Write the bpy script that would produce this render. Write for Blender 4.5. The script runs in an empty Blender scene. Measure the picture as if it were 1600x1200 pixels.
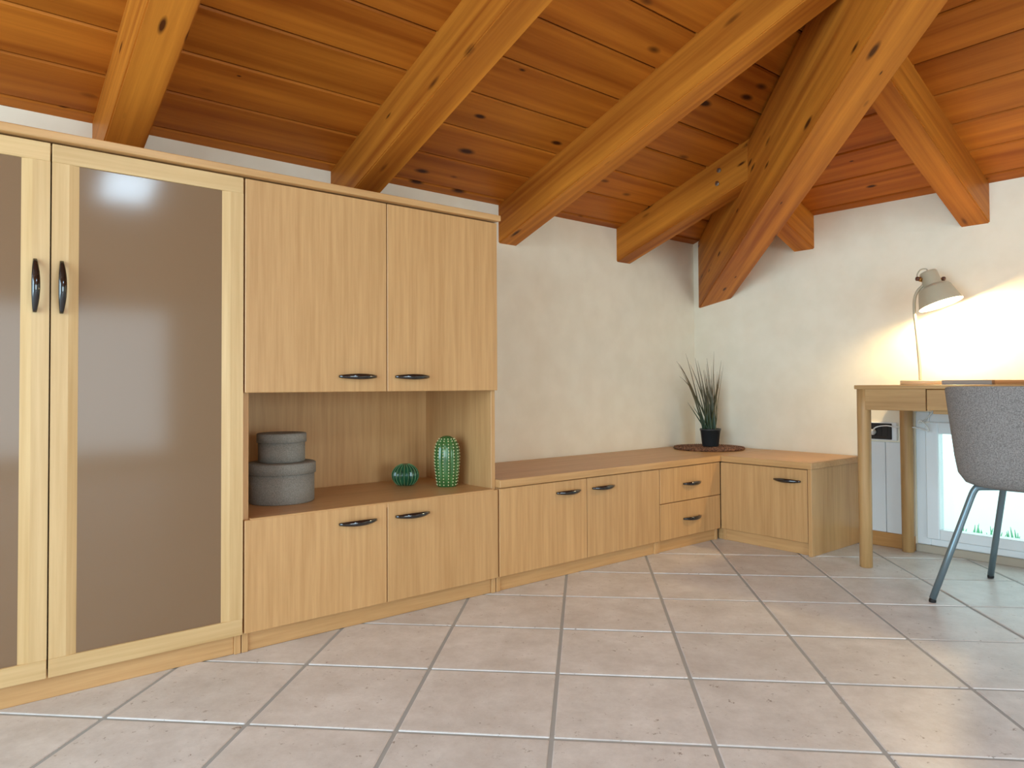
import bpy, bmesh, math, random
from mathutils import Vector, Matrix
random.seed(7)
scene = bpy.context.scene
COL = scene.collection

# ------------------------------------------------------------------ camera
F, YAW, PITCH, ROLL = 1103.36, 0.8853956, 0.019996, -0.0050305
CAM = Vector((2.02197, -2.95467, 0.75))
fw = Vector((-math.sin(YAW)*math.cos(PITCH), math.cos(YAW)*math.cos(PITCH), math.sin(PITCH)))
rt = Vector((math.cos(YAW), math.sin(YAW), 0)); up = rt.cross(fw)
rt2 = rt*math.cos(ROLL)+up*math.sin(ROLL); up2 = rt2.cross(fw)
cd = bpy.data.cameras.new('camera'); cam = bpy.data.objects.new('camera', cd); COL.objects.link(cam)
cam.matrix_world = Matrix(((rt2.x, up2.x, -fw.x, CAM.x), (rt2.y, up2.y, -fw.y, CAM.y), (rt2.z, up2.z, -fw.z, CAM.z), (0, 0, 0, 1)))
cd.sensor_width = 36.0; cd.lens = 36.0*F/1600.0
cd.shift_y = (581.019-600.0)/1600.0
cd.clip_start = 0.05
scene.camera = cam

# ------------------------------------------------------------------ world, daylight, exposure
w = bpy.data.worlds.new('sky'); scene.world = w; w.use_nodes = True
bg = w.node_tree.nodes['Background']; bg.inputs[0].default_value = (0.74, 0.97, 1.0, 1); bg.inputs[1].default_value = 2.6
scene.view_settings.view_transform = 'Standard'; scene.view_settings.look = 'None'
scene.view_settings.exposure = -0.14; scene.view_settings.gamma = 1.0; scene.view_settings.use_curve_mapping = False

def area_light(name, loc, target, sx, sy, power, color):
    l = bpy.data.lights.new(name, 'AREA'); l.shape = 'RECTANGLE'; l.size = sx; l.size_y = sy; l.energy = power; l.color = color
    o = bpy.data.objects.new(name, l); COL.objects.link(o); o.location = loc
    d = Vector(target)-Vector(loc); o.rotation_euler = d.to_track_quat('-Z', 'Y').to_euler()
    return o
# daylight standing in the window openings behind and beside the camera; the low window by the desk is lit by the sky itself
SKY = (0.60, 0.82, 1.0)
area_light('window_rear_offscreen', (1.7, -5.22, 1.05), (1.7, 0, 1.05), 2.6, 1.9, 120, (0.58, 0.81, 1.0))
area_light('window_right_offscreen', (5.29, -2.4, 0.82), (0, -2.4, 0.82), 2.3, 1.3, 62, (0.72, 0.88, 1.0))
area_light('window_roof_offscreen', (3.45, -1.92, 2.165), (3.12, -1.92, 1.165), 0.30, 0.42, 20, SKY)

# ------------------------------------------------------------------ materials
def lin(c):
    return tuple(((v/255)/12.92 if v/255 <= 0.04045 else ((v/255+0.055)/1.055)**2.4) for v in c)+(1.0,)
MATS = {}
def new_mat(name):
    m = bpy.data.materials.new(name); m.use_nodes = True; MATS[name] = m
    nt = m.node_tree; b = nt.nodes['Principled BSDF']
    return m, nt, b
def N(nt, t, **kw):
    n = nt.nodes.new(t)
    for k, v in kw.items(): setattr(n, k, v)
    return n
def coords(nt, scale, rnd=True):
    tc = N(nt, 'ShaderNodeTexCoord'); mp = N(nt, 'ShaderNodeMapping'); mp.inputs['Scale'].default_value = scale
    if rnd:
        oi = N(nt, 'ShaderNodeObjectInfo'); mu = N(nt, 'ShaderNodeMath', operation='MULTIPLY'); mu.inputs[1].default_value = 37.0
        nt.links.new(oi.outputs['Random'], mu.inputs[0])
        ad = N(nt, 'ShaderNodeVectorMath', operation='ADD'); nt.links.new(tc.outputs['Object'], ad.inputs[0]); nt.links.new(mu.outputs[0], ad.inputs[1])
        nt.links.new(ad.outputs[0], mp.inputs[0])
    else:
        nt.links.new(tc.outputs['Object'], mp.inputs[0])
    return mp
def plain(name, rgb, rough=0.5, metal=0.0, spec=0.5, coat=0.0):
    m, nt, b = new_mat(name)
    b.inputs['Base Color'].default_value = lin(rgb); b.inputs['Roughness'].default_value = rough
    b.inputs['Metallic'].default_value = metal; b.inputs['Specular IOR Level'].default_value = spec
    b.inputs['Coat Weight'].default_value = coat; b.inputs['Coat Roughness'].default_value = 0.08
    return m
def speckle(name, c1, c2, scale, rough=0.9, bump=0.0, detail=3.0, spec=0.3):
    m, nt, b = new_mat(name)
    mp = coords(nt, (1, 1, 1)); no = N(nt, 'ShaderNodeTexNoise'); no.inputs['Scale'].default_value = scale; no.inputs['Detail'].default_value = detail
    nt.links.new(mp.outputs[0], no.inputs['Vector'])
    cr = N(nt, 'ShaderNodeValToRGB'); cr.color_ramp.elements[0].position = 0.35; cr.color_ramp.elements[1].position = 0.65
    cr.color_ramp.elements[0].color = lin(c1); cr.color_ramp.elements[1].color = lin(c2)
    nt.links.new(no.outputs['Fac'], cr.inputs[0]); nt.links.new(cr.outputs[0], b.inputs['Base Color'])
    b.inputs['Roughness'].default_value = rough; b.inputs['Specular IOR Level'].default_value = spec
    if bump:
        bp = N(nt, 'ShaderNodeBump'); bp.inputs['Strength'].default_value = bump; bp.inputs['Distance'].default_value = 0.002
        nt.links.new(no.outputs['Fac'], bp.inputs['Height']); nt.links.new(bp.outputs[0], b.inputs['Normal'])
    return m
def wood(name, axis, dark, light, fine=55.0, along=1.6, broad=7.0, rough=0.4, knots=None, broadmix=0.45, vary=0.12, coat=0.0, spec=0.45):
    """grain runs along the object's own axis; dark/light sRGB"""
    m, nt, b = new_mat(name); L = nt.links.new
    def sc(a, c):
        s = [c, c, c]; s['xyz'.index(axis)] = a; return tuple(s)
    mp = coords(nt, sc(along, fine)); n1 = N(nt, 'ShaderNodeTexNoise'); n1.inputs['Scale'].default_value = 1.0; n1.inputs['Detail'].default_value = 5.0; n1.inputs['Roughness'].default_value = 0.6
    L(mp.outputs[0], n1.inputs['Vector'])
    mp2 = coords(nt, sc(along*0.35, broad)); n2 = N(nt, 'ShaderNodeTexNoise'); n2.inputs['Scale'].default_value = 1.0; n2.inputs['Detail'].default_value = 2.0; n2.inputs['Distortion'].default_value = 0.6
    L(mp2.outputs[0], n2.inputs['Vector'])
    mx = N(nt, 'ShaderNodeMix', data_type='FLOAT'); mx.inputs[0].default_value = broadmix
    L(n1.outputs['Fac'], mx.inputs[2]); L(n2.outputs['Fac'], mx.inputs[3])
    cr = N(nt, 'ShaderNodeValToRGB'); e = cr.color_ramp.elements
    e[0].position = 0.36; e[1].position = 0.64; e[0].color = lin(dark); e[1].color = lin(light)
    L(mx.outputs[0], cr.inputs[0]); col = cr.outputs[0]
    if knots:
        ka, kc, kr, kcol = knots
        mk = coords(nt, sc(ka, kc)); vo = N(nt, 'ShaderNodeTexVoronoi'); vo.inputs['Scale'].default_value = 1.0; vo.inputs['Randomness'].default_value = 1.0
        L(mk.outputs[0], vo.inputs['Vector'])
        # cells switch their knot on or off by the cell colour
        sp = N(nt, 'ShaderNodeSeparateColor'); L(vo.outputs['Color'], sp.inputs[0])
        mr = N(nt, 'ShaderNodeMapRange'); mr.inputs['From Min'].default_value = 0.2; mr.inputs['From Max'].default_value = 1.0; mr.inputs['To Min'].default_value = 0.0004; mr.inputs['To Max'].default_value = kr
        L(sp.outputs[0], mr.inputs['Value'])
        dv = N(nt, 'ShaderNodeMath', operation='DIVIDE'); L(vo.outputs['Distance'], dv.inputs[0]); L(mr.outputs[0], dv.inputs[1])
        kn = N(nt, 'ShaderNodeValToRGB'); ke = kn.color_ramp.elements
        ke[0].position = 0.45; ke[0].color = (1, 1, 1, 1); ke[1].position = 1.0; ke[1].color = (0, 0, 0, 1)
        L(dv.outputs[0], kn.inputs[0])
        mk2 = N(nt, 'ShaderNodeMix', data_type='RGBA'); L(kn.outputs[0], mk2.inputs[0]); L(col, mk2.inputs[6]); mk2.inputs[7].default_value = lin(kcol)
        col = mk2.outputs[2]
    oi = N(nt, 'ShaderNodeObjectInfo'); hv = N(nt, 'ShaderNodeHueSaturation')
    r2 = N(nt, 'ShaderNodeMapRange'); r2.inputs['To Min'].default_value = 1-vary; r2.inputs['To Max'].default_value = 1+vary
    L(oi.outputs['Random'], r2.inputs['Value']); L(r2.outputs[0], hv.inputs['Value']); L(col, hv.inputs['Color'])
    L(hv.outputs[0], b.inputs['Base Color'])
    b.inputs['Roughness'].default_value = rough; b.inputs['Coat Weight'].default_value = coat; b.inputs['Coat Roughness'].default_value = 0.2
    b.inputs['Specular IOR Level'].default_value = spec
    bp = N(nt, 'ShaderNodeBump'); bp.inputs['Strength'].default_value = 0.08; bp.inputs['Distance'].default_value = 0.001
    L(n1.outputs['Fac'], bp.inputs['Height']); L(bp.outputs[0], b.inputs['Normal'])
    return m
BD, BL = (192, 146, 94), (210, 165, 112)
for a in 'xyz': wood('beech_'+a, a, BD, BL, fine=85, along=3.6, broad=16, rough=0.38, vary=0.03, broadmix=0.32)
FD, FL = (200, 162, 108), (220, 186, 134)
for a in 'yz': wood('frame_beech_'+a, a, FD, FL, fine=80, along=2.5, broad=14, rough=0.42, vary=0.03)
PD, PL_ = (146, 76, 20), (194, 116, 38)
wood('pine_plank', 'x', PD, PL_, fine=26, along=1.0, broad=8, rough=0.42, knots=(5.2, 12.0, 0.27, (62, 26, 8)), broadmix=0.45, vary=0.10, spec=0.15)
wood('pine_beam', 'x', (150, 80, 24), (206, 130, 46), fine=34, along=1.2, broad=12, rough=0.45, knots=(5.0, 18.0, 0.27, (78, 38, 12)), broadmix=0.5, vary=0.06, spec=0.15)
wood('oak_x', 'x', (166, 126, 78), (196, 156, 104), fine=60, along=3.0, broad=14, rough=0.5, vary=0.04)
wood('oak_z', 'z', (166, 126, 78), (196, 156, 104), fine=60, along=3.0, broad=14, rough=0.5, vary=0.04)
wood('skirting', 'x', (176, 124, 66), (200, 150, 90), fine=50, along=2.0, broad=12, rough=0.45, vary=0.04)
speckle('plaster', (238, 228, 206), (243, 234, 213), 9.0, rough=0.95, bump=0.05, detail=6)
plain('plaster_outside', (225, 225, 222), 0.9)
plain('grout', (176, 179, 178), 0.85)
plain('carcass_dark', (96, 70, 44), 0.7)
plain('handle_black', (14, 16, 20), 0.12, spec=0.7, coat=0.6)
plain('white_gloss', (232, 236, 238), 0.25)
plain('white_panel', (224, 228, 230), 0.35)
plain('outlet_black', (16, 16, 18), 0.35)
plain('steel_grey', (120, 138, 146), 0.35, metal=0.55)
plain('rubber_black', (16, 16, 18), 0.6)
plain('lamp_beige', (190, 180, 154), 0.4)
plain('lamp_inner', (240, 238, 230), 0.5)
plain('brass', (170, 120, 60), 0.3, metal=0.8)
plain('knob_brown', (92, 52, 34), 0.4)
plain('cable_white', (228, 228, 224), 0.4)
plain('pot_charcoal', (40, 44, 46), 0.35)
plain('soil', (38, 28, 20), 0.95)
plain('bolt_steel', (150, 146, 140), 0.3, metal=0.9)
plain('book_grey', (150, 146, 140), 0.5)
plain('book_pages', (235, 232, 224), 0.8)
plain('terrace_stone', (220, 222, 220), 0.8)
plain('turf_green', (120, 205, 160), 0.8)
plain('threshold_stone', (178, 166, 148), 0.5)
speckle('box_linen', (126, 123, 115), (156, 152, 143), 420.0, rough=0.95, bump=0.35, detail=2)
speckle('chair_wool', (118, 114, 112), (160, 155, 152), 300.0, rough=0.95, bump=0.35, detail=3)
speckle('cactus_dark', (22, 70, 48), (34, 92, 62), 30.0, rough=0.12, detail=2, spec=0.6)
speckle('cactus_light', (56, 98, 50), (74, 118, 62), 30.0, rough=0.12, detail=2, spec=0.6)
plain('cactus_dots', (222, 222, 168), 0.3)
plain('cactus_rib', (120, 158, 110), 0.2)
def taupe_glass():
    m, nt, b = new_mat('taupe_glass')
    b.inputs['Base Color'].default_value = lin((132, 105, 80)); b.inputs['Roughness'].default_value = 0.10
    b.inputs['Specular IOR Level'].default_value = 0.28
    return m
taupe_glass()
def blade():
    m, nt, b = new_mat('grass_blade'); L = nt.links.new
    tc = N(nt, 'ShaderNodeTexCoord'); sx = N(nt, 'ShaderNodeSeparateXYZ'); L(tc.outputs['Object'], sx.inputs[0])
    mr = N(nt, 'ShaderNodeMapRange'); mr.inputs['From Min'].default_value = 0.12; mr.inputs['From Max'].default_value = 0.42; L(sx.outputs['Z'], mr.inputs['Value'])
    cr = N(nt, 'ShaderNodeValToRGB'); cr.color_ramp.elements[0].color = lin((38, 62, 34)); cr.color_ramp.elements[1].color = lin((110, 84, 50)); L(mr.outputs[0], cr.inputs[0])
    L(cr.outputs[0], b.inputs['Base Color']); b.inputs['Roughness'].default_value = 0.45
blade()
def tile_mat():
    m, nt, b = new_mat('stone_tile'); L = nt.links.new
    mp = coords(nt, (1, 1, 1)); n1 = N(nt, 'ShaderNodeTexNoise'); n1.inputs['Scale'].default_value = 7.0; n1.inputs['Detail'].default_value = 11.0; n1.inputs['Roughness'].default_value = 0.76
    L(mp.outputs[0], n1.inputs['Vector'])
    cr = N(nt, 'ShaderNodeValToRGB'); e = cr.color_ramp.elements; e[0].position = 0.32; e[1].position = 0.68
    e[0].color = lin((204, 199, 194)); e[1].color = lin((236, 234, 231)); L(n1.outputs['Fac'], cr.inputs[0])
    n2 = N(nt, 'ShaderNodeTexNoise'); n2.inputs['Scale'].default_value = 45.0; n2.inputs['Detail'].default_value = 6.0; n2.inputs['Roughness'].default_value = 0.75
    L(mp.outputs[0], n2.inputs['Vector'])
    pr = N(nt, 'ShaderNodeValToRGB'); p = pr.color_ramp.elements; p[0].position = 0.31; p[0].color = (1, 1, 1, 1); p[1].position = 0.38; p[1].color = (0, 0, 0, 1)
    L(n2.outputs['Fac'], pr.inputs[0])
    mx = N(nt, 'ShaderNodeMix', data_type='RGBA'); mx.inputs[7].default_value = lin((140, 126, 114)); L(pr.outputs[0], mx.inputs[0]); L(cr.outputs[0], mx.inputs[6])
    oi = N(nt, 'ShaderNodeObjectInfo'); r2 = N(nt, 'ShaderNodeMapRange'); r2.inputs['To Min'].default_value = 0.95; r2.inputs['To Max'].default_value = 1.04
    hv = N(nt, 'ShaderNodeHueSaturation'); L(oi.outputs['Random'], r2.inputs['Value']); L(r2.outputs[0], hv.inputs['Value']); L(mx.outputs[2], hv.inputs['Color'])
    L(hv.outputs[0], b.inputs['Base Color'])
    rr = N(nt, 'ShaderNodeMapRange'); rr.inputs['To Min'].default_value = 0.30; rr.inputs['To Max'].default_value = 0.48; L(n1.outputs['Fac'], rr.inputs['Value']); L(rr.outputs[0], b.inputs['Roughness'])
    bp = N(nt, 'ShaderNodeBump'); bp.inputs['Strength'].default_value = 0.22; bp.inputs['Distance'].default_value = 0.003
    L(n1.outputs['Fac'], bp.inputs['Height']); L(bp.outputs[0], b.inputs['Normal'])
tile_mat()
def pane_mat():
    m, nt, b = new_mat('window_glass'); nt.nodes.remove(b); L = nt.links.new
    out = nt.nodes['Material Output']; tr = N(nt, 'ShaderNodeBsdfTransparent'); tr.inputs[0].default_value = (0.93, 0.98, 0.98, 1)
    gl = N(nt, 'ShaderNodeBsdfGlossy'); gl.inputs['Roughness'].default_value = 0.02
    mx = N(nt, 'ShaderNodeMixShader'); mx.inputs[0].default_value = 0.05
    L(tr.outputs[0], mx.inputs[1]); L(gl.outputs[0], mx.inputs[2]); L(mx.outputs[0], out.inputs[0])
pane_mat()
def mat_weave():
    m, nt, b = new_mat('woven_brown'); L = nt.links.new
    mp = coords(nt, (1, 1, 1), False); n = N(nt, 'ShaderNodeTexNoise'); n.inputs['Scale'].default_value = 140.0; L(mp.outputs[0], n.inputs['Vector'])
    cr = N(nt, 'ShaderNodeValToRGB'); e = cr.color_ramp.elements; e[0].position = 0.4; e[1].position = 0.62; e[0].color = lin((62, 36, 24)); e[1].color = lin((168, 118, 86)); L(n.outputs['Fac'], cr.inputs[0])
    L(cr.outputs[0], b.inputs['Base Color']); b.inputs['Roughness'].default_value = 0.6
mat_weave()
def bulb_mat():
    m, nt, b = new_mat('bulb_glow'); b.inputs['Base Color'].default_value = (1, 1, 1, 1)
    b.inputs['Emission Color'].default_value = (1.0, 0.86, 0.62, 1); b.inputs['Emission Strength'].default_value = 9.0
bulb_mat()

# ------------------------------------------------------------------ builders
WM = {}                                            # world matrices of what has been placed
def place(name, mesh, world, parent=None):
    o = bpy.data.objects.new(name, mesh); COL.objects.link(o)
    if parent is not None:
        o.parent = parent; o.matrix_local = WM[parent].inverted() @ world
    else:
        o.matrix_local = world
    WM[o] = world.copy()
    return o
def tag(o, label=None, cat=None, group=None, kind=None):
    if label: o['label'] = label
    if cat: o['category'] = cat
    if group: o['group'] = group
    if kind: o['kind'] = kind
    return o
def thing(name, loc, label, cat, group=None):
    o = place(name, None, Matrix.Translation(loc)); o.empty_display_size = 0.05
    return tag(o, label, cat, group)
def to_mesh(name, bm, mat, smooth=False):
    me = bpy.data.meshes.new(name); bmesh.ops.recalc_face_normals(bm, faces=bm.faces[:]); bm.to_mesh(me); bm.free()
    me.materials.append(MATS[mat])
    if smooth:
        for p in me.polygons: p.use_smooth = True
    return me
def add_box(bm, lo, hi, bevel=0.0, seg=1):
    vs = [bm.verts.new((x, y, z)) for x in (lo[0], hi[0]) for y in (lo[1], hi[1]) for z in (lo[2], hi[2])]
    f = [(0, 1, 3, 2), (4, 6, 7, 5), (0, 4, 5, 1), (2, 3, 7, 6), (0, 2, 6, 4), (1, 5, 7, 3)]
    fs = [bm.faces.new([vs[i] for i in q]) for q in f]
    if bevel:
        es = list({e for q in fs for e in q.edges})
        bmesh.ops.bevel(bm, geom=es, offset=bevel, segments=seg, affect='EDGES', profile=0.5)
def add_lathe(bm, prof, n=24, M=None, cap=True):
    rings = []
    for r, z in prof:
        ring = []
        for k in range(n):
            a = 2*math.pi*k/n; v = Vector((r*math.cos(a), r*math.sin(a), z))
            ring.append(bm.verts.new(M @ v if M else v))
        rings.append(ring)
    for a, b in zip(rings, rings[1:]):
        for k in range(n): bm.faces.new((a[k], a[(k+1) % n], b[(k+1) % n], b[k]))
    if cap:
        bm.faces.new(rings[0]); bm.faces.new(rings[-1])
def add_tube(bm, pts, rad, n=8, cap=True):
    pts = [Vector(p) for p in pts]; rings = []
    up0 = None
    for i, p in enumerate(pts):
        t = (pts[min(i+1, len(pts)-1)]-pts[max(i-1, 0)]).normalized()
        if up0 is None: up0 = Vector((0, 0, 1)) if abs(t.z) < 0.9 else Vector((1, 0, 0))
        s = t.cross(up0).normalized(); u = s.cross(t).normalized(); up0 = u
        r = rad[i] if isinstance(rad, (list, tuple)) else rad
        rings.append([bm.verts.new(p+(s*math.cos(2*math.pi*k/n)+u*math.sin(2*math.pi*k/n))*r) for k in range(n)])
    for a, b in zip(rings, rings[1:]):
        for k in range(n): bm.faces.new((a[k], a[(k+1) % n], b[(k+1) % n], b[k]))
    if cap: bm.faces.new(rings[0]); bm.faces.new(rings[-1])
def smooth_path(pts, n=6):
    P = [Vector(p) for p in pts]; out = []
    for i in range(len(P)-1):
        p0, p1, p2, p3 = P[max(i-1, 0)], P[i], P[i+1], P[min(i+2, len(P)-1)]
        for k in range(n):
            t = k/n
            out.append(0.5*((2*p1)+(p2-p0)*t+(2*p0-5*p1+4*p2-p3)*t*t+(3*p1-p0-3*p2+p3)*t**3))
    out.append(P[-1]); return out
def shift(bm, v):
    bmesh.ops.translate(bm, verts=bm.verts[:], vec=Vector(v))
def part(name, parent, bm, mat, smooth=False, at=None):
    """bm in world coordinates; its origin is the parent's origin (or at)"""
    o0 = WM[parent].translation if at is None else Vector(at)
    shift(bm, -o0)
    return place(name, to_mesh(name, bm, mat, smooth), Matrix.Translation(o0), parent)
def board(name, parent, lo, hi, mat, bevel=0.0015):
    bm = bmesh.new(); add_box(bm, lo, hi, bevel); return part(name, parent, bm, mat)
def solo(name, bm, mat, base, smooth=False, **kw):
    shift(bm, -Vector(base)); o = place(name, to_mesh(name, bm, mat, smooth), Matrix.Translation(base)); return tag(o, **kw)
def framed(name, verts_faces, R, origin, mat, parent=None):
    """mesh given in world coordinates, stored in the local frame R (local x along the grain)"""
    M = Matrix.Translation(origin) @ R.to_4x4(); Mi = M.inverted()
    bm = bmesh.new(); vs = [bm.verts.new(Mi @ Vector(v)) for v in verts_faces[0]]
    for f in verts_faces[1]: bm.faces.new([vs[i] for i in f])
    return bm, M
HEXF = [(0, 1, 2, 3), (7, 6, 5, 4), (0, 4, 5, 1), (1, 5, 6, 2), (2, 6, 7, 3), (3, 7, 4, 0)]

# ------------------------------------------------------------------ room measures
XA, YB = -0.469, 0.445
def yb(x): return YB+0.02*(x-XA)
TA, TB, ZA, ZB = 0.331, 0.372, 1.566, 1.605
XR = 2.4                                           # ridge
Y0, X1 = -5.2, 5.27
HX, HY = 0.747, -0.665
def zA(x): return ZA+TA*(x-XA)
def zB(y): return ZB+TB*(0.443-y)
def hip_y(x): return 0.443+HY/HX*(x+0.351)
def hip_x(y): return -0.351+(y-0.443)*HX/HY
ZR = zA(XR)

# floor: grout bed with laid tiles
bm = bmesh.new(); add_box(bm, (-0.62, Y0-0.1, -0.08), (X1+0.1, 0.62, -0.0022))
floor = solo('floor', bm, 'grout', (0, 0, -0.08), kind='structure')
TP, TO = 0.33976, Vector((0.17633, -2.65202, 0)); TANG = math.radians(44.933)
d1 = Vector((math.cos(TANG), math.sin(TANG), 0)); d2 = Vector((-d1.y, d1.x, 0))
bm = bmesh.new(); add_box(bm, (-0.1655, -0.1655, -0.012), (0.1655, 0.1655, 0), 0.0035, 2)
tile_me = to_mesh('tile', bm, 'stone_tile')
for i in range(-16, 20):
    for j in range(-16, 20):
        c = TO+(i+0.5)*TP*d1+(j+0.5)*TP*d2
        if -0.30 < c.x < 4.6 and -4.3 < c.y < 0.62:
            if c.x < -0.2 and c.y < 0.1: continue
            place('tile', tile_me, Matrix.Translation(c+Vector((0, 0, random.uniform(-0.0006, 0.0006)))) @ Matrix.Rotation(TANG+random.choice((0, 1, 2, 3))*math.pi/2, 4, 'Z'), floor)

# walls
bm = bmesh.new(); add_box(bm, (XA-0.15, Y0-0.1, -0.08), (XA, 0.7, 1.575))
solo('wall_left', bm, 'plaster', (XA, -2, -0.08), kind='structure')
WX0, WX1, WZ0, WZ1 = 0.705, 1.75, 0.035, 0.625      # low window opening
bm = bmesh.new()
for lo, hi in (((XA-0.15, 0, -0.08), (WX0, 0.2, 1.62)), ((WX1, 0, -0.08), (X1+0.1, 0.2, 1.62)), ((WX0, 0, WZ1), (WX1, 0.2, 1.62)), ((WX0, 0, -0.08), (WX1, 0.2, 0.0))):
    add_box(bm, lo, hi)
for v in bm.verts: v.co.y += yb(v.co.x)
solo('wall_back', bm, 'plaster', (0, YB, -0.08), kind='structure')
bm = bmesh.new()                                    # far side with glazed doors
for lo, hi in (((X1, Y0, -0.08), (X1+0.1, -3.6, 1.6)), ((X1, -1.2, -0.08), (X1+0.1, 0.7, 1.6)), ((X1, -3.6, 1.5), (X1+0.1, -1.2, 1.6)), ((X1, -3.6, -0.08), (X1+0.1, -1.2, 0.15))): add_box(bm, lo, hi)
solo('wall_right', bm, 'plaster', (X1, -2, -0.08), kind='structure')
bm = bmesh.new()
for lo, hi in (((XA-0.15, Y0-0.1, -0.08), (0.35, Y0, 2.6)), ((3.05, Y0-0.1, -0.08), (X1+0.1, Y0, 2.6)), ((0.35, Y0-0.1, 2.05), (3.05, Y0, 2.6)), ((0.35, Y0-0.1, -0.08), (3.05, Y0, 0.05))): add_box(bm, lo, hi)
solo('wall_front', bm, 'plaster', (2, Y0, -0.08), kind='structure')

# ceiling: roof deck above, planks nailed below it
bm = bmesh.new(); O = 0.024
def quad(pts): bm.faces.new([bm.verts.new(p) for p in pts])
quad([(-0.75, Y0-0.1, zA(-0.75)+O), (XR, Y0-0.1, ZR+O), (XR, hip_y(XR), ZR+O), (-0.75, hip_y(-0.75), zA(-0.75)+O)])
quad([(-0.75, hip_y(-0.75), zA(-0.75)+O), (XR, hip_y(XR), ZR+O), (2*XR+0.75, hip_y(-0.75), zA(-0.75)+O)])
quad([(2*XR+0.75, Y0-0.1, zA(-0.75)+O), (2*XR+0.75, hip_y(-0.75), zA(-0.75)+O), (XR, hip_y(XR), ZR+O), (XR, Y0-0.1, ZR+O)])
ceiling = solo('ceiling', bm, 'pine_plank', (0, 0, 0), kind='structure')
def plank(corners, along, normal):
    """corners: 4 points of the underside; along: grain direction"""
    x = Vector(along).normalized(); z = Vector(normal).normalized(); y = z.cross(x)
    R = Matrix((x, y, z)).transposed(); c = sum((Vector(p) for p in corners), Vector())/4
    vs = [Vector(p) for p in corners]+[Vector(p)+z*0.018 for p in corners]
    bm, M = framed('plank', (vs, HEXF), R, c, None)
    bm.normal_update()
    es = [e for e in bm.edges if all(v.co.z < 0.004 for v in e.verts)]
    bmesh.ops.bevel(bm, geom=es, offset=0.005, segments=1, affect='EDGES')
    place('plank', to_mesh('plank', bm, 'pine_plank'), M, ceiling)
G = 0.0020
x = -0.424-0.1715*2
while x < XR-0.02:
    a, b = x+G, min(x+0.1715, XR)-G
    plank([(a, Y0-0.05, zA(a)), (b, Y0-0.05, zA(b)), (b, hip_y(b), zA(b)), (a, hip_y(a), zA(a))], (0, 1, 0), (-TA, 0, 1))
    x += 0.1715
y = 0.418+0.175*2
while y > hip_y(XR)+0.05:
    a, b = y-G, max(y-0.175, hip_y(XR)+0.01)+G
    plank([(hip_x(a), a, zB(a)), (2*XR-hip_x(a), a, zB(a)), (2*XR-hip_x(b), b, zB(b)), (hip_x(b), b, zB(b))], (1, 0, 0), (0, TB, 1))
    y -= 0.175

# frame of the small roof window; the large unseen frame is added, no window there
def roof_window(name, c, sx, sy, slope):
    z = Vector((-slope, 0, 1)).normalized(); x = Vector((1, 0, slope)).normalized(); y = z.cross(x)
    M = Matrix.Translation(c) @ Matrix((x, y, z)).transposed().to_4x4(); bm = bmesh.new(); f = 0.06
    for lo, hi in (((-sx/2-f, -sy/2-f, -0.01), (-sx/2, sy/2+f, 0.05)), ((sx/2, -sy/2-f, -0.01), (sx/2+f, sy/2+f, 0.05)), ((-sx/2, -sy/2-f, -0.01), (sx/2, -sy/2, 0.05)), ((-sx/2, sy/2, -0.01), (sx/2, sy/2+f, 0.05))): add_box(bm, lo, hi, 0.003)
    tag(place(name, to_mesh(name, bm, 'white_gloss'), M), kind='structure')
roof_window('added_roof_frame', (1.15, -4.15, 2.055), 1.24, 1.24, TA); roof_window('window_3', (3.45, -1.92, 2.145), 0.46, 0.34, -TA)

# ------------------------------------------------------------------ roof timbers
def beam(name, p0, p1, width, depth_below, depth_above, label, group=None, cut0=None, cut1=None):
    """p0,p1 on the underside centre line of the planks; sides vertical"""
    p0, p1 = Vector(p0), Vector(p1); d = (p1-p0); x = d.normalized(); h = Vector((d.x, d.y, 0)).normalized()
    s = Vector((-h.y, h.x, 0)); z = x.cross(s) if x.cross(s).z > 0 else -x.cross(s)
    R = Matrix((x, z.cross(x), z)).transposed()
    vs = []
    for p in (p0, p1):
        for sg, dz in ((-1, -depth_below), (1, -depth_below), (1, depth_above), (-1, depth_above)):
            vs.append(p+s*sg*width/2+Vector((0, 0, dz)))
    bm, M = framed(name, (vs, [(0, 1, 2, 3), (7, 6, 5, 4), (0, 4, 5, 1), (1, 5, 6, 2), (2, 6, 7, 3), (3, 7, 4, 0)]), R, p0, None)
    bmesh.ops.bevel(bm, geom=bm.edges[:], offset=0.004, segments=2, affect='EDGES')
    o = place(name, to_mesh(name, bm, 'pine_beam'), M); return tag(o, label, 'beam', group)
GA = 'rafters of the slope over the cabinets'
def rafterA(yl, x1, label):
    yc = yl+0.0525; return beam('roof_rafter', (XA-0.1, yc, zA(XA-0.1)), (x1, yc, zA(x1)), 0.105, 0.172, 0.012, label, GA)
rafterA(-2.585, XR, 'pine rafter rising from behind the top of the glass-door cabinet')
rafterA(-1.800, 2.06, 'pine rafter rising from behind the wooden doors of the cabinet top')
rafterA(-0.992, 1.18, 'long pine rafter whose foot meets the wall just past the tall cabinet')
r4 = rafterA(-0.210, 0.36, 'short bolted pine rafter that butts against the big hip beam')
for k, (px, pz) in enumerate(((0.155, 0.05), (0.145, 0.105))):   # two bolt heads near the hip
    bm = bmesh.new(); Mb = Matrix.Translation((px, -0.2115, zA(px)-pz)) @ Matrix.Rotation(math.pi/2, 4, 'X')
    add_lathe(bm, [(0.011, -0.004), (0.011, 0.002), (0.008, 0.005), (0.003, 0.006)], 10, Mb); part('bolt', r4, bm, 'bolt_steel', at=(px, -0.21, zA(px)-pz))
GB = 'rafters of the slope over the desk wall'
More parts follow.
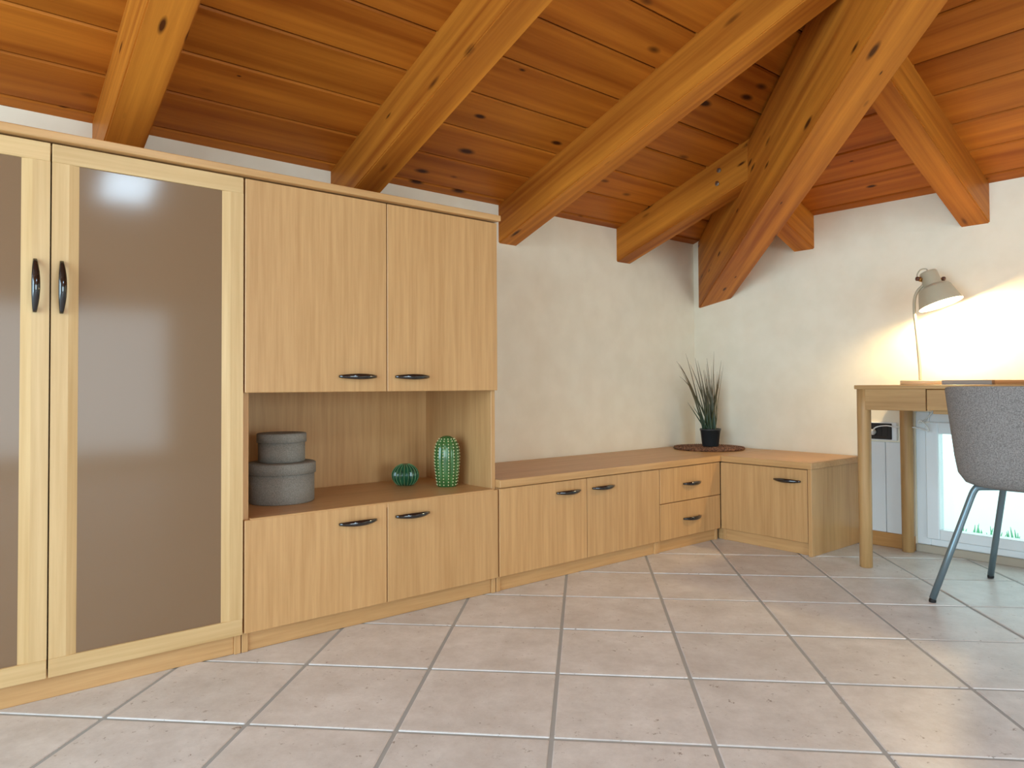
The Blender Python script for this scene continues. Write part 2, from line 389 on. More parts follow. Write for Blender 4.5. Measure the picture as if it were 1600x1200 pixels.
def rafterB(xl, y1, label):
    xc = xl+0.054; return beam('roof_rafter', (xc, YB+0.15, zB(YB+0.15)), (xc, y1, zB(y1)), 0.108, 0.168, 0.012, label, GB)
rafterB(0.141, 0.02, 'stubby pine rafter end showing behind the big hip beam')
rafterB(0.899, -0.64, 'pine rafter coming down to the wall above the desk lamp')
# hip beam
hd = Vector((HX, HY, 0)).normalized(); hn = Vector((-hd.y, hd.x, 0)); ho = Vector((XA, 0.475, 0))+hn*0.073
hs0, hs1 = -0.12, 3.6
beam('hip_beam', ho+hd*hs0+Vector((0, 0, 1.18+0.241*hs0+0.384)), ho+hd*hs1+Vector((0, 0, 1.18+0.241*hs1+0.384)), 0.146, 0.384, 0.0,
     'massive diagonal pine hip beam running down into the wall corner')

# ------------------------------------------------------------------ handles
def handle_mesh():
    bm = bmesh.new(); n, m = 17, 10; rings = []
    for i in range(n):
        t = -1+2*i/(n-1); y = 0.064*t; xo = 0.006+0.020*(1-t*t)
        rz = 0.0092*(1-0.55*abs(t)**2.2); rx = 0.0064*(1-0.35*t*t)
        rings.append([bm.verts.new((xo+rx*math.cos(2*math.pi*k/m), y, rz*math.sin(2*math.pi*k/m))) for k in range(m)])
    for a, b in zip(rings, rings[1:]):
        for k in range(m): bm.faces.new((a[k], a[(k+1) % m], b[(k+1) % m], b[k]))
    bm.faces.new(rings[0]); bm.faces.new(rings[-1])
    for s in (-1, 1): add_box(bm, (-0.0005, s*0.0565-0.006, -0.004), (0.011, s*0.0565+0.006, 0.004), 0.001)
    return to_mesh('handle', bm, 'handle_black', True)
HMESH = handle_mesh()
def handle(parent, pos, orient='h', face='x'):
    M = Matrix.Translation(pos)
    if face == 'y': M = M @ Matrix.Rotation(-math.pi/2, 4, 'Z')     # faces -Y
    if orient == 'v': M = M @ Matrix.Rotation(math.pi/2, 4, 'X')
    o = place('handle', HMESH, M, parent); o['label'] = 'black bow handle'; return o

# ------------------------------------------------------------------ cabinets
M_ = 0.4565
DT, CF, PF = 0.017, -0.0175, -0.024       # door thickness, carcass front, plinth front
ZD0, ZTOP = 0.057, 1.344
XB = XA+0.004
def carcass(t, y0, y1, z1, mat='beech_z', inner_top=True):
    board('side_panel', t, (XB, y0, 0), (CF, y0+0.018, z1), mat)
    board('side_panel', t, (XB, y1-0.018, 0), (CF, y1, z1), mat)
    board('back_panel', t, (XB, y0+0.018, 0.05), (XB+0.008, y1-0.018, z1), mat, 0)
    board('bottom_panel', t, (XB+0.008, y0+0.018, 0.055), (CF-0.001, y1-0.018, 0.073), 'beech_y')
    if inner_top: board('top_panel', t, (XB+0.008, y0+0.018, z1-0.018), (CF-0.001, y1-0.018, z1), 'beech_y')
    board('plinth', t, (PF-0.016, y0+0.018, 0), (PF, y1-0.018, 0.054), 'beech_y')
# tall cabinet with glass doors
ya, yb_ = -3.195, -2.2795
t = thing('glass_door_cabinet', (XB, (ya+yb_)/2, 0), 'tall beech cabinet with two framed taupe glass doors', 'cabinet')
carcass(t, ya, yb_, ZTOP)
def glass_door(y0, y1, hy):
    bm = bmesh.new(); sw = 0.0575; zr = 0.045
    for o_, i_ in ((y0, y0+sw), (y1, y1-sw)):               # flat outside, sloping down to the glass inside
        k_ = o_+(i_-o_)*0.62; sec = [(-DT, o_), (0, o_), (0, k_), (-0.0048, i_), (-DT, i_)]
        lo_ = [bm.verts.new((x_, y_, ZD0+zr)) for x_, y_ in sec]; hi_ = [bm.verts.new((x_, y_, ZTOP-zr)) for x_, y_ in sec]
        bm.faces.new(lo_); bm.faces.new(hi_)
        for q in range(5): bm.faces.new((lo_[q], lo_[(q+1) % 5], hi_[(q+1) % 5], hi_[q]))
    d = part('door', t, bm, 'frame_beech_z')
    for z0, z1 in ((ZD0, ZD0+zr), (ZTOP-zr, ZTOP)):
        bm = bmesh.new(); add_box(bm, (-DT, y0, z0), (0.0006, y1, z1), 0.0012); part('rail', d, bm, 'frame_beech_y')
    bm = bmesh.new(); add_box(bm, (-0.012, y0+sw-0.006, ZD0+zr-0.006), (-0.005, y1-sw+0.006, ZTOP-zr+0.006)); g = part('glass_panel', d, bm, 'taupe_glass'); g['label'] = 'taupe lacquered glass'
    handle(d, (0, hy, 0.995), 'v')
glass_door(-3.1935, -2.742, -2.772); glass_door(-2.7385, -2.281, -2.718)
# tall cabinet with niche
y0, y1 = -2.277, -1.3685
t = thing('niche_cabinet', (XB, (y0+y1)/2, 0), 'beech cabinet with four plain doors around an open niche', 'cabinet')
carcass(t, y0, y1, ZTOP)
board('shelf', t, (XB+0.008, y0+0.018, 0.360), (CF+0.0165, y1-0.018, 0.378), 'beech_y')
board('niche_top', t, (XB+0.008, y0+0.018, 0.738), (CF-0.001, y1-0.018, 0.756), 'beech_y')
ym = (y0+y1)/2
for (a, b) in ((y0+0.0015, ym-0.0015), (ym+0.0015, y1-0.001)):
    hy = ym-0.105 if a < ym-0.1 else ym+0.092
    d = board('door', t, (-DT, a, 0.7345), (0, b, ZTOP), 'beech_z'); handle(d, (0, hy, 0.782))
    d = board('door', t, (-DT, a, ZD0), (0, b, 0.3745), 'beech_z'); handle(d, (0, hy, 0.328))
bm = bmesh.new(); add_box(bm, (XB, ya-0.02, 1.3485), (0.02, -1.3655, 1.3695), 0.003, 2)
solo('cornice_board', bm, 'beech_y', (XB, -2.28, 1.3485), label='long beech cornice board lying across the tops of both tall cabinets', cat='board')
# low units
ZL = 0.380
y0, y1 = -1.365, -0.4575
t = thing('low_cabinet', (XB, (y0+y1)/2, 0), 'low beech cabinet with two doors beside the tall niche cabinet', 'cabinet')
carcass(t, y0, y1, ZL); ym = -0.9135
for (a, b, hy) in ((y0+0.002, ym-0.0015, -1.02), (ym+0.0015, y1-0.0015, -0.8215)):
    d = board('door', t, (-DT, a, ZD0), (0, b, 0.3765), 'beech_z'); handle(d, (0, hy, 0.333))
y0, y1 = -0.4565, -0.0005
t = thing('drawer_unit', (XB, (y0+y1)/2, 0), 'low beech unit with two drawers in the room corner', 'drawers')
carcass(t, y0, y1, ZL)
for z0, z1, hz in ((0.057, 0.2175, 0.137), (0.2205, 0.3765, 0.297)):
    d = board('drawer', t, (-DT, y0+0.0015, z0), (0, y1-0.0005, z1), 'beech_z'); handle(d, (0, -0.228, hz))
t = thing('corner_cabinet', (0.23, 0.23, 0), 'low beech corner cabinet with one door facing away from the desk wall', 'cabinet')
board('side_panel', t, (0.443, 0.0, 0), (0.461, 0.462, ZL), 'beech_z')
board('side_panel', t, (0.0005, 0.018, 0), (0.018, 0.445, ZL), 'beech_z')
board('back_panel', t, (0.018, 0.44, 0.03), (0.443, 0.447, ZL), 'beech_z')
board('bottom_panel', t, (0.018, 0.0185, 0.055), (0.443, 0.44, 0.073), 'beech_x')
board('top_panel', t, (0.018, 0.0185, ZL-0.018), (0.443, 0.44, ZL), 'beech_x')
board('plinth', t, (-0.03, 0.022, 0), (0.443, 0.038, 0.054), 'beech_x')
d = board('door', t, (0.0025, -0.0005, ZD0), (0.4405, 0.0165, 0.3755), 'beech_z'); handle(d, (0.35, -0.0005, 0.323), 'h', 'y')
bm = bmesh.new(); add_box(bm, (XB, -1.3675, ZL), (0.0105, 0.447, 0.409), 0.003, 2)
solo('bench_top', bm, 'beech_y', (XB, -0.46, ZL), label='long beech top board over the low cabinet and the drawers', cat='board')
bm = bmesh.new(); add_box(bm, (0.011, -0.0105, ZL), (0.468, 0.456, 0.409), 0.003, 2)
solo('bench_top', bm, 'beech_x', (0.24, 0.22, ZL), label='short beech top board over the corner cabinet', cat='board')

# ------------------------------------------------------------------ things in the niche
def round_box(name, c, r, z0, zl, z1, label):
    t = thing(name, (c[0], c[1], z0), label, 'box', 'round linen boxes stacked in the niche')
    M0 = Matrix.Translation((c[0], c[1], 0))
    bm = bmesh.new(); add_lathe(bm, [(r-0.008, z0), (r-0.0045, z0+0.003), (r-0.0045, zl+0.004)], 40, M0); part('body', t, bm, 'box_linen', True)
    bm = bmesh.new(); add_lathe(bm, [(r-0.003, zl), (r, zl), (r, z1-0.003), (r-0.003, z1), (r-0.03, z1+0.0005)], 40, M0); part('lid', t, bm, 'box_linen', True)
    return t
bc = (-0.252, -2.072)
round_box('storage_box', bc, 0.108, 0.378, 0.471, 0.506, 'larger round grey linen box at the bottom of the stack')
round_box('storage_box', (bc[0]-0.005, bc[1]+0.002), 0.0785, 0.5065, 0.571, 0.600, 'smaller round grey linen box on top of the stack')
def cactus(name, c, prof, ribs, depth, mat, label):
    t = thing(name, (c[0], c[1], 0.378), label, 'cactus figurine')
    n = ribs*6; bm = bmesh.new(); rings = []
    for r, z in prof:
        ring = []
        for k in range(n):
            a = 2*math.pi*k/n; rr = r*(1-depth*(0.5-0.5*math.cos(a*ribs))**0.8)
            ring.append(bm.verts.new((c[0]+rr*math.cos(a), c[1]+rr*math.sin(a), 0.378+z)))
        rings.append(ring)
    for a, b in zip(rings, rings[1:]):
        for k in range(n): bm.faces.new((a[k], a[(k+1) % n], b[(k+1) % n], b[k]))
    bm.faces.new(rings[0]); bm.faces.new(rings[-1])
    part('body', t, bm, mat, True)
    return t
sph = [(0.0505*math.sin(math.pi*(0.14+0.84*i/14)), 0.0385-0.0435*math.cos(math.pi*(0.14+0.84*i/14))) for i in range(15)]
sph = [(r, max(0, z)) for r, z in sph]
CC1 = (-0.300, -1.578)
c1 = cactus('ceramic_cactus', CC1, sph, 20, 0.13, 'cactus_dark', 'small round dark green glazed cactus with deep ribs')
bm = bmesh.new()
for k in range(20):
    a = 2*math.pi*k/20
    add_tube(bm, [(CC1[0]+(r+0.0004)*math.cos(a), CC1[1]+(r+0.0004)*math.sin(a), 0.378+z) for r, z in sph[1:-1]], 0.0009, 4)
tag(part('rib_lines', c1, bm, 'cactus_rib'), 'pale glaze lines along the ribs', kind='stuff')
prof2 = [(0.034, 0), (0.037, 0.003), (0.042, 0.04), (0.0465, 0.08), (0.0475, 0.11), (0.0455, 0.14), (0.039, 0.163), (0.028, 0.178), (0.014, 0.186), (0.003, 0.188)]
CC2 = (-0.178, -1.472)
c2 = cactus('ceramic_cactus', CC2, prof2, 14, 0.10, 'cactus_light', 'tall green glazed cactus studded with rows of cream dots')
bm = bmesh.new()
import bisect
def prof_r(z):
    for (r0, z0), (r1, z1) in zip(prof2, prof2[1:]):
        if z0 <= z <= z1: return r0+(r1-r0)*(z-z0)/(z1-z0+1e-9)
    return 0.003
for k in range(14):
    a = 2*math.pi*k/14; z = 0.008
    while z < 0.184:
        r = prof_r(z); bmesh.ops.create_icosphere(bm, subdivisions=1, radius=0.0027, matrix=Matrix.Translation((CC2[0]+r*math.cos(a), CC2[1]+r*math.sin(a), 0.378+z))); z += 0.0115 if z < 0.16 else 0.0075
tag(part('dots', c2, bm, 'cactus_dots', True), 'raised cream dots', kind='stuff')

# ------------------------------------------------------------------ plant on its mat
MC = (-0.238, 0.247); ZT = 0.409
bm = bmesh.new(); R0 = 0.186
add_lathe(bm, [(0.0, 0), (R0-0.008, 0), (R0-0.004, 0.004), (R0-0.008, 0.006), (0.002, 0.006)], 48, Matrix.Translation((MC[0], MC[1], ZT+0.0005)), cap=False)
ring_r = R0-0.006; kk = 0
while ring_r > 0.03:                                # braided rings, each a run of short twisted strands
    nseg = max(12, int(2*math.pi*ring_r/0.0125))
    for k in range(nseg):
        a0 = 2*math.pi*(k+0.5*(kk % 2))/nseg; a1 = a0+2*math.pi/nseg*1.25
        p = [(MC[0]+(ring_r+dr)*math.cos(a), MC[1]+(ring_r+dr)*math.sin(a), ZT+0.008+dz) for a, dr, dz in ((a0, -0.0035, -0.002), ((a0+a1)/2, 0, 0.0022), (a1, 0.0035, -0.002))]
        add_tube(bm, p, [0.0022, 0.0034, 0.0022], 5)
    ring_r -= 0.0105; kk += 1
solo('woven_mat', bm, 'woven_brown', (MC[0], MC[1], ZT), label='round dark brown woven mat on the corner of the bench', cat='mat')
PC = Vector((-0.243, 0.270, ZT+0.0135))
t = thing('potted_grass', PC, 'artificial grass in a small charcoal pot on the woven mat', 'plant')
M0 = Matrix.Translation(PC)
bm = bmesh.new(); add_lathe(bm, [(0.034, 0), (0.041, 0), (0.043, 0.004), (0.0525, 0.083), (0.055, 0.084), (0.0555, 0.094), (0.051, 0.094), (0.048, 0.07)], 32, M0, cap=False)
bm.faces.new([v for v in bm.verts if abs(v.co.z-PC.z) < 1e-6 and (v.co-PC).length < 0.036]); part('pot', t, bm, 'pot_charcoal', True)
bm = bmesh.new(); add_lathe(bm, [(0.049, 0.070), (0.0495, 0.078), (0.02, 0.081)], 24, M0); part('soil', t, bm, 'soil', True)
rg = random.Random(3)
def blade_mesh(base, tip, bulge, wid):
    bm = bmesh.new(); n = 7; L_, R_ = [], []; side = Vector((-(tip-base).y, (tip-base).x, 0))
    if side.length < 1e-4: side = Vector((1, 0, 0))
    side.normalize(); view = Vector((0.63, 0.77, 0)); side = (side*0.4+view*0.6).normalized()
    for i in range(n+1):
        s = i/n; p = base.lerp(tip, s)+Vector((0, 0, bulge*4*s*(1-s)))
        wv = wid*(1-s**2.2)+0.0004; nrm = Vector((0.774, -0.633, 0))*wv*0.35
        L_.append((bm.verts.new(p-side*wv), bm.verts.new(p+nrm), bm.verts.new(p+side*wv)))
    for a, b in zip(L_, L_[1:]):
        bm.faces.new((a[0], a[1], b[1], b[0])); bm.faces.new((a[1], a[2], b[2], b[1]))
    bm.normal_update()
    return bm
rv = Vector((0.633, 0.774, 0)); vv = Vector((-0.774, 0.633, 0))
tips = [(-0.185, 0.455, .06), (-0.165, 0.435, .05), (-0.17, 0.375, .05), (-0.12, 0.50, .02), (-0.075, 0.475, .01), (-0.06, 0.46, 0), (-0.02, 0.47, 0), (0.03, 0.51, .02), (0.06, 0.46, .0), (0.085, 0.435, 0), (-0.14, 0.405, .03), (-0.12, 0.235, 0), (-0.09, 0.215, 0), (0.055, 0.225, 0), (0.05, 0.40, 0), (-0.1, 0.44, .03)]
for k in range(46):
    if k < len(tips): dx, dz, bu = tips[k]; dy = rg.uniform(-0.05, 0.05)
    else: dx = rg.gauss(-0.015, 0.035); dz = rg.uniform(0.24, 0.44); bu = 0.0; dy = rg.uniform(-0.04, 0.04)
    a = rg.uniform(0, 6.28); rb = rg.uniform(0, 0.034)
    base = PC+Vector((rb*math.cos(a), rb*math.sin(a), 0.074))+rv*dx*0.12
    tip = PC+rv*dx+vv*dy+Vector((0, 0, dz))
    bm = blade_mesh(base, tip, bu, rg.uniform(0.0028, 0.0046))
    part('blade', t, bm, 'grass_blade', True)

# ------------------------------------------------------------------ desk
DX0, DX1, DY0, DY1 = 0.656, 1.836, -0.014, 0.4535
t = thing('desk', ((DX0+DX1)/2, (DY0+DY1)/2, 0), 'light oak writing desk with round legs against the back wall', 'desk')
bm = bmesh.new(); add_box(bm, (DX0, DY0, 0.730), (DX1, DY1, 0.746), 0.003, 2); part('desktop', t, bm, 'oak_x')
for lx in (DX0+0.0275, DX1-0.0275):
    for ly in (DY0+0.0275, DY1-0.0275):
        bm = bmesh.new(); add_lathe(bm, [(0.0225, 0), (0.0245, 0.002), (0.0255, 0.3), (0.0265, 0.644), (0.0265, 0.7305)], 20, Matrix.Translation((lx, ly, 0))); part('leg', t, bm, 'oak_z', True)
board('apron', t, (DX0+0.040, DY0+0.006, 0.645), (0.926, DY0+0.024, 0.7305), 'oak_x')
board('apron', t, (1.566, DY0+0.006, 0.645), (DX1-0.040, DY0+0.024, 0.7305), 'oak_x')
board('apron', t, (DX0+0.040, DY1-0.026, 0.645), (DX1-0.040, DY1-0.008, 0.7305), 'oak_x')
board('apron', t, (DX0+0.012, DY0+0.040, 0.645), (DX0+0.030, DY1-0.040, 0.7305), 'oak_x')
board('apron', t, (DX1-0.030, DY0+0.040, 0.645), (DX1-0.012, DY1-0.040, 0.7305), 'oak_x')
d = board('drawer', t, (0.930, DY0+0.006, 0.648), (1.562, DY0+0.024, 0.7275), 'oak_x')
board('drawer_tray', d, (0.945, DY0+0.024, 0.634), (1.547, DY1-0.06, 0.700), 'oak_x')

# ------------------------------------------------------------------ chair
CX, CYc = 1.362, -0.045
t = thing('desk_chair', (CX, CYc, 0), 'grey fabric shell chair on thin steel legs pulled up to the desk', 'chair')
bm = bmesh.new(); n, m = 64, 11; rings = []
def rim(a):
    """a: angle, -pi/2 is the back (towards -Y)"""
    b = abs(((a+math.pi/2+math.pi) % (2*math.pi))-math.pi)          # 0 at the back, pi at the front
    ce, se = math.cos(a), math.sin(a); e = 3.6
    rr = (abs(ce)**e+abs(se)**e)**(-1/e)
    xx, yy = 0.292*rr*ce, (0.262 if se < 0 else 0.255)*rr*se
    if b < 0.85: z = 0.742
    elif b < 1.75: u = (b-0.85)/0.9; u = u*u*(3-2*u); z = 0.742+(0.60-0.742)*u
    else: u = min(1, (b-1.75)/0.75); u = u*u*(3-2*u); z = 0.60+(0.462-0.60)*u
    return xx, yy, z
for j in range(m):
    s = j/(m-1); ring = []
    for k in range(n):
        a = 2*math.pi*(k+0.5)/n; X_, Y_, Z_ = rim(a)
        zb = 0.424; bx, by = X_*0.80, Y_*0.80
        fx = math.sin(min(1, s*3.2)*math.pi/2); g = 0.0 if s <= 0 else s**1.25
        hx = 1 if Z_ > 0.5 else 1
        xx = bx+(X_*(0.885+0.115*s)-bx)*fx; yy = by+(Y_*(0.90+0.10*s)-by)*fx
        zz = zb+0.045*(1-math.cos(min(1, s*3.2)*math.pi/2))*(1 if Z_ > 0.5 else 0.6)+(Z_-zb-0.045*(1 if Z_ > 0.5 else 0.6))*(max(0, s-0.18)/0.82)
        ring.append(bm.verts.new((CX+xx, CYc+yy, zz)))
    rings.append(ring)
for a, b in zip(rings, rings[1:]):
    for k in range(n): bm.faces.new((a[k], a[(k+1) % n], b[(k+1) % n], b[k]))
inner = rings[0]
for q in (0.66, 0.33):
    ring = [bm.verts.new((CX+(v.co.x-CX)*q, CYc+(v.co.y-CYc)*q, 0.422)) for v in rings[0]]
    for k in range(n): bm.faces.new((inner[k], ring[k], ring[(k+1) % n], inner[(k+1) % n]))
    inner = ring
bm.faces.new(inner)
sh = part('shell', t, bm, 'chair_wool', True)
md = sh.modifiers.new('thickness', 'SOLIDIFY'); md.thickness = 0.022; md.offset = 1.0
bv = sh.modifiers.new('soft_edges', 'BEVEL'); bv.width = 0.008; bv.segments = 2; bv.limit_method = 'ANGLE'; bv.angle_limit = math.radians(50)
bm = bmesh.new(); add_box(bm, (CX-0.185, CYc-0.17, 0.43), (CX+0.185, CYc+0.20, 0.475), 0.02, 3); part('seat_pad', t, bm, 'chair_wool', True)
bm = bmesh.new(); add_box(bm, (CX-0.15, CYc-0.15, 0.392), (CX+0.15, CYc+0.15, 0.408), 0.004); part('seat_plate', t, bm, 'steel_grey')
for sx in (-1, 1):
    for (fx, fy, tx, ty) in ((0.318, -0.249, 0.215, -0.165), (0.295, 0.253, 0.215, 0.150)):
        foot = Vector((CX+sx*fx, CYc+fy, 0.012)); top = Vector((CX+sx*tx, CYc+ty, 0.385)); inn = Vector((CX+sx*0.10, CYc+ty*0.6, 0.402))
        k1 = top.lerp(foot, 0.07); k2 = top+Vector((-sx*0.022, -ty*0.06, 0.014))
        bm = bmesh.new(); add_tube(bm, [foot, foot.lerp(top, 0.5), k1]+smooth_path([k1, top+Vector((-sx*0.004, 0, 0.004)), k2, inn], 4)[1:], 0.0112, 12); leg = part('leg', t, bm, 'steel_grey', True)
        bm = bmesh.new(); add_lathe(bm, [(0.010, 0.0), (0.0115, 0.002), (0.0115, 0.009), (0.008, 0.016)], 12, Matrix.Translation((foot.x, foot.y, 0))); part('foot_cap', leg, bm, 'rubber_black', True)

# ------------------------------------------------------------------ desk lamp
ZK = 0.746; LB = Vector((0.805, 0.325, ZK))
t = thing('desk_lamp', LB, 'beige metal desk lamp switched on at the wall end of the desk', 'lamp')
bm = bmesh.new(); add_lathe(bm, [(0.094, 0), (0.097, 0.002), (0.097, 0.017), (0.094, 0.0195), (0.01, 0.020)], 48, Matrix.Translation(LB)); part('base', t, bm, 'lamp_beige', True)
post = smooth_path([(0.783, 0.325, 0.762), (0.781, 0.325, 0.83), (0.772, 0.325, 0.96), (0.764, 0.325, 1.06), (0.765, 0.325, 1.115), (0.778, 0.325, 1.150), (0.799, 0.325, 1.172), (0.806, 0.325, 1.190)], 5)
bm = bmesh.new(); add_tube(bm, post, 0.0062, 10); part('arm', t, bm, 'lamp_beige', True)
ax = Vector((0.316, 0.023, -0.945)).normalized()            # way the shade points
mouth = Vector((0.868, 0.325, 1.085))
Rz = ax.to_track_quat('-Z', 'Y').to_matrix().to_4x4()      # local +Z runs back from the mouth
MS = Matrix.Translation(mouth) @ Rz
bm = bmesh.new()
outer = [(0.084, 0.0), (0.0835, 0.002), (0.063, 0.072), (0.058, 0.080), (0.040, 0.086), (0.0355, 0.092), (0.0345, 0.145), (0.031, 0.150), (0.004, 0.151)]
add_lathe(bm, outer, 40, MS, cap=False); shade = part('shade', t, bm, 'lamp_beige', True)
bm = bmesh.new(); add_lathe(bm, [(0.0838, 0.0002), (0.0822, 0.0025), (0.0615, 0.071), (0.056, 0.078), (0.038, 0.084), (0.033, 0.09), (0.032, 0.12), (0.002, 0.121)], 40, MS, cap=False); part('shade_lining', shade, bm, 'lamp_inner', True)
bm = bmesh.new(); bmesh.ops.create_uvsphere(bm, u_segments=16, v_segments=10, radius=0.027, matrix=MS @ Matrix.Translation((0, 0, 0.048))); part('bulb', shade, bm, 'bulb_glow', True)
for sgn in (-1, 1):
    c = MS @ Vector((0, 0, 0.118)); kx = rt*sgn
    bm = bmesh.new(); add_tube(bm, [c+kx*0.030, c+kx*0.052], 0.004, 8); bk = part('knob_stem', t, bm, 'brass', True)
    bm = bmesh.new(); add_tube(bm, [c+kx*0.048, c+kx*0.052, c+kx*0.060, c+kx*0.062], [0.006, 0.009, 0.009, 0.006], 10); part('knob', bk, bm, 'knob_brown', True)
c = MS @ Vector((0, 0, 0.118))
bm = bmesh.new(); add_tube(bm, [post[-1], c-rt*0.046+Vector((0, 0, -0.006)), c-rt*0.046+Vector((0, 0, 0.008))], 0.006, 8); part('joint', t, bm, 'brass', True)
tp = MS @ Vector((0, 0, 0.150))
bm = bmesh.new(); add_tube(bm, smooth_path([tp, tp+Vector((-0.006, 0, 0.014)), tp+Vector((-0.03, 0, 0.012)), tp+Vector((-0.042, 0, -0.015)), post[-1]], 5), 0.0028, 6); part('cord', t, bm, 'lamp_beige', True)
pl = bpy.data.lights.new('lamp_bulb_light', 'POINT'); pl.energy = 24.0; pl.color = (1.0, 0.74, 0.38); pl.shadow_soft_size = 0.026
po = bpy.data.objects.new('lamp_bulb_light', pl); COL.objects.link(po); po.location = MS @ Vector((0, 0, 0.014))

# things on the desk
t = thing('notebook', (1.03, 0.2, ZK), 'closed grey notebook lying flat beside the lamp base', 'notebook')
bm = bmesh.new(); add_box(bm, (0.945, 0.10, ZK), (1.116, 0.33, ZK+0.003), 0.001); add_box(bm, (0.945, 0.10, ZK+0.0155), (1.116, 0.33, ZK+0.0185), 0.001); add_box(bm, (0.945, 0.10, ZK+0.003), (0.948, 0.33, ZK+0.0155)); part('cover', t, bm, 'book_grey')
bm = bmesh.new(); add_box(bm, (0.948, 0.103, ZK+0.003), (1.1135, 0.327, ZK+0.0155)); part('pages', t, bm, 'book_grey')
t = thing('wooden_tray', (1.27, 0.2, ZK), 'small low wooden tray on the desk beside the notebook', 'tray')
bm = bmesh.new(); add_box(bm, (1.124, 0.10, ZK), (1.42, 0.32, ZK+0.006), 0.001)
for lo, hi in (((1.124, 0.10, ZK+0.006), (1.42, 0.108, ZK+0.017)), ((1.124, 0.312, ZK+0.006), (1.42, 0.32, ZK+0.017)), ((1.124, 0.108, ZK+0.006), (1.132, 0.312, ZK+0.017)), ((1.412, 0.108, ZK+0.006), (1.42, 0.312, ZK+0.017))): add_box(bm, lo, hi, 0.001)
part('tray_body', t, bm, 'skirting')

# ------------------------------------------------------------------ back wall fittings
def wy(x, off=0.0): return yb(x)-off
bm = bmesh.new(); add_box(bm, (0.468, 0, 0.0), (0.700, 0.013, 0.066), 0.004, 2)
for v in bm.verts: v.co.y += yb(v.co.x)-0.0135
solo('baseboard_back', bm, 'skirting', (0.58, yb(0.58), 0), kind='structure')
t = place('trim_1', None, Matrix.Translation((0.59, yb(0.59), 0.066))); tag(t, kind='structure')
for xa, xb in ((0.488, 0.5775), (0.5795, 0.662)):
    bm = bmesh.new(); add_box(bm, (xa, 0, 0.066), (xb, 0.011, 0.482), 0.0025, 2)
    for v in bm.verts: v.co.y += yb(v.co.x)-0.0105
    part('panel', t, bm, 'white_panel')
ox = 0.56; oy = yb(ox)
t = thing('wall_socket', (ox, oy, 0.53), 'black three-module wall socket in a white box under the desk', 'socket')
board('back_box', t, (0.497, oy-0.016, 0.490), (0.632, oy+0.004, 0.573), 'white_gloss', 0.003)
board('cover_plate', t, (0.503, oy-0.0215, 0.4945), (0.612, oy-0.0155, 0.5685), 'outlet_black', 0.002)
for k in range(3):
    m_ = board('socket_module', t, (0.520+0.026*k, oy-0.0235, 0.510), (0.5435+0.026*k, oy-0.0215, 0.553), 'outlet_black', 0.0008)
t = thing('power_cable', (0.535, oy-0.03, 0.53), 'white plug and cable running from the wall socket behind the desk leg', 'cable')
bm = bmesh.new(); add_tube(bm, [(0.532, oy-0.0235, 0.528), (0.533, oy-0.034, 0.527), (0.536, oy-0.052, 0.528), (0.54, oy-0.058, 0.530)], [0.013, 0.014, 0.011, 0.006], 12); part('plug', t, bm, 'cable_white', True)
bm = bmesh.new(); add_tube(bm, smooth_path([(0.54, oy-0.056, 0.530), (0.56, oy-0.058, 0.552), (0.60, oy-0.05, 0.560), (0.64, oy-0.045, 0.556), (0.72, oy-0.04, 0.556), (0.775, oy-0.05, 0.545), (0.772, oy-0.05, 0.565), (0.745, oy-0.05, 0.590), (0.735, oy-0.040, 0.575), (0.755, oy-0.012, 0.595), (0.80, oy-0.0075, 0.66), (0.81, oy-0.0075, 0.735)], 6), 0.0028, 7); part('cord', t, bm, 'cable_white', True)

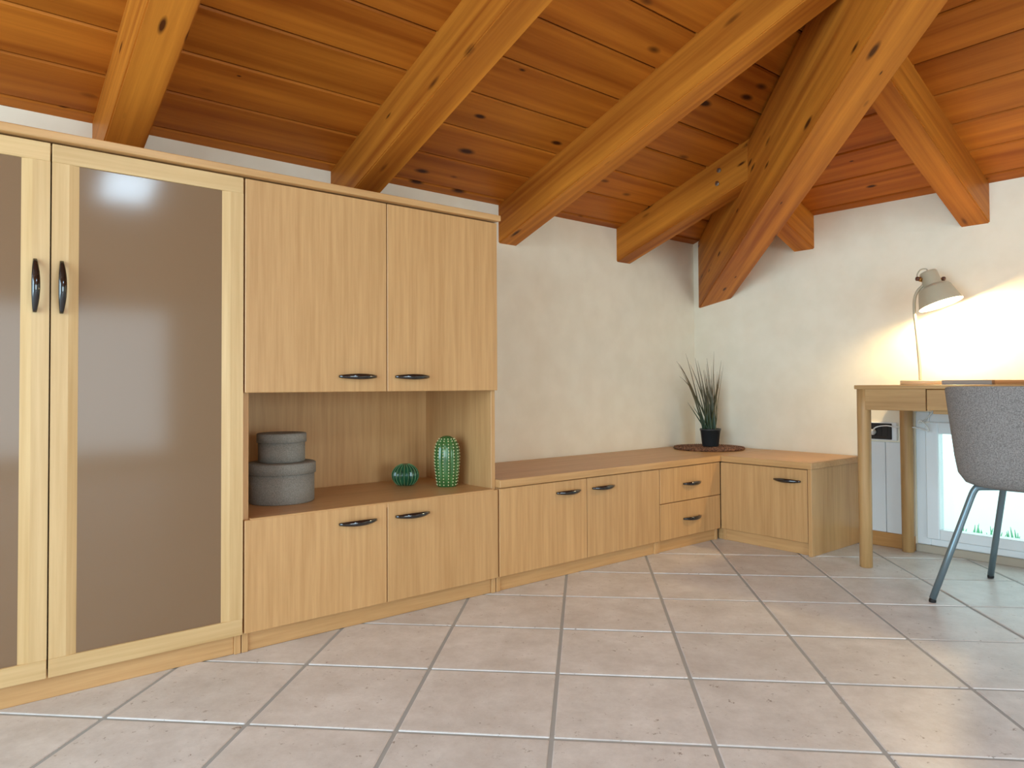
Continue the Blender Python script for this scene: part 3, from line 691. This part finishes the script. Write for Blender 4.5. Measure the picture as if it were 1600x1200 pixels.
# low window
def wbox(bm, lo, hi, bevel=0.0):
    b2 = bmesh.new(); add_box(b2, lo, hi, bevel)
    for v in b2.verts: v.co.y += yb(v.co.x)
    me = bpy.data.meshes.new('tmp'); b2.to_mesh(me); b2.free(); bm.from_mesh(me); bpy.data.meshes.remove(me)
bm = bmesh.new(); fo = 0.055
for lo, hi in (((WX0, 0.002, WZ0), (WX0+fo, 0.07, WZ1)), ((WX1-fo, 0.002, WZ0), (WX1, 0.07, WZ1)), ((WX0+fo, 0.002, WZ0), (WX1-fo, 0.07, WZ0+0.034)), ((WX0+fo, 0.002, WZ1-fo), (WX1-fo, 0.07, WZ1))): wbox(bm, lo, hi, 0.003)
win = solo('window_1', bm, 'white_gloss', ((WX0+WX1)/2, yb(1.2), WZ0), kind='structure')
bm = bmesh.new(); a, b, c_, d_ = WX0+fo-0.012, WX1-fo+0.012, WZ0+0.030, WZ1-fo+0.012; sw = 0.052
for lo, hi in (((a, -0.012, c_), (a+sw, 0.045, d_)), ((b-sw, -0.012, c_), (b, 0.045, d_)), ((a+sw, -0.012, c_), (b-sw, 0.045, c_+0.045)), ((a+sw, -0.012, d_-sw), (b-sw, 0.045, d_))): wbox(bm, lo, hi, 0.004)
sash = part('sash', win, bm, 'white_gloss')
bm = bmesh.new(); wbox(bm, (a+sw-0.004, 0.012, c_+0.041), (b-sw+0.004, 0.018, d_-sw+0.004)); part('pane', sash, bm, 'window_glass')
bm = bmesh.new(); wbox(bm, (WX0-0.005, -0.006, 0.0), (WX1+0.005, 0.20, 0.0345), 0.003); part('threshold', win, bm, 'threshold_stone')
# terrace beyond the window
bm = bmesh.new(); add_box(bm, (-1.0, 0.70, -0.10), (4.5, 5.0, -0.02)); solo('terrace', bm, 'terrace_stone', (1.5, 2.5, -0.1), kind='structure')
bm = bmesh.new(); rg = random.Random(5)
for k in range(150):
    x_ = 0.75+k*0.0095; y_ = 0.80+rg.uniform(-0.012, 0.012); h_ = 0.10+0.018*math.sin(k*0.85)+rg.uniform(-0.006, 0.006)
    add_tube(bm, [(x_, y_, -0.02), (x_+rg.uniform(-.006, .006), y_, h_*0.6-0.02), (x_+rg.uniform(-.012, .012), y_, h_-0.02)], [0.004, 0.005, 0.001], 5)
solo('turf_edging', bm, 'turf_green', (1.5, 0.8, -0.02), label='strip of green turf along the terrace outside the low window', cat='turf', kind='stuff')
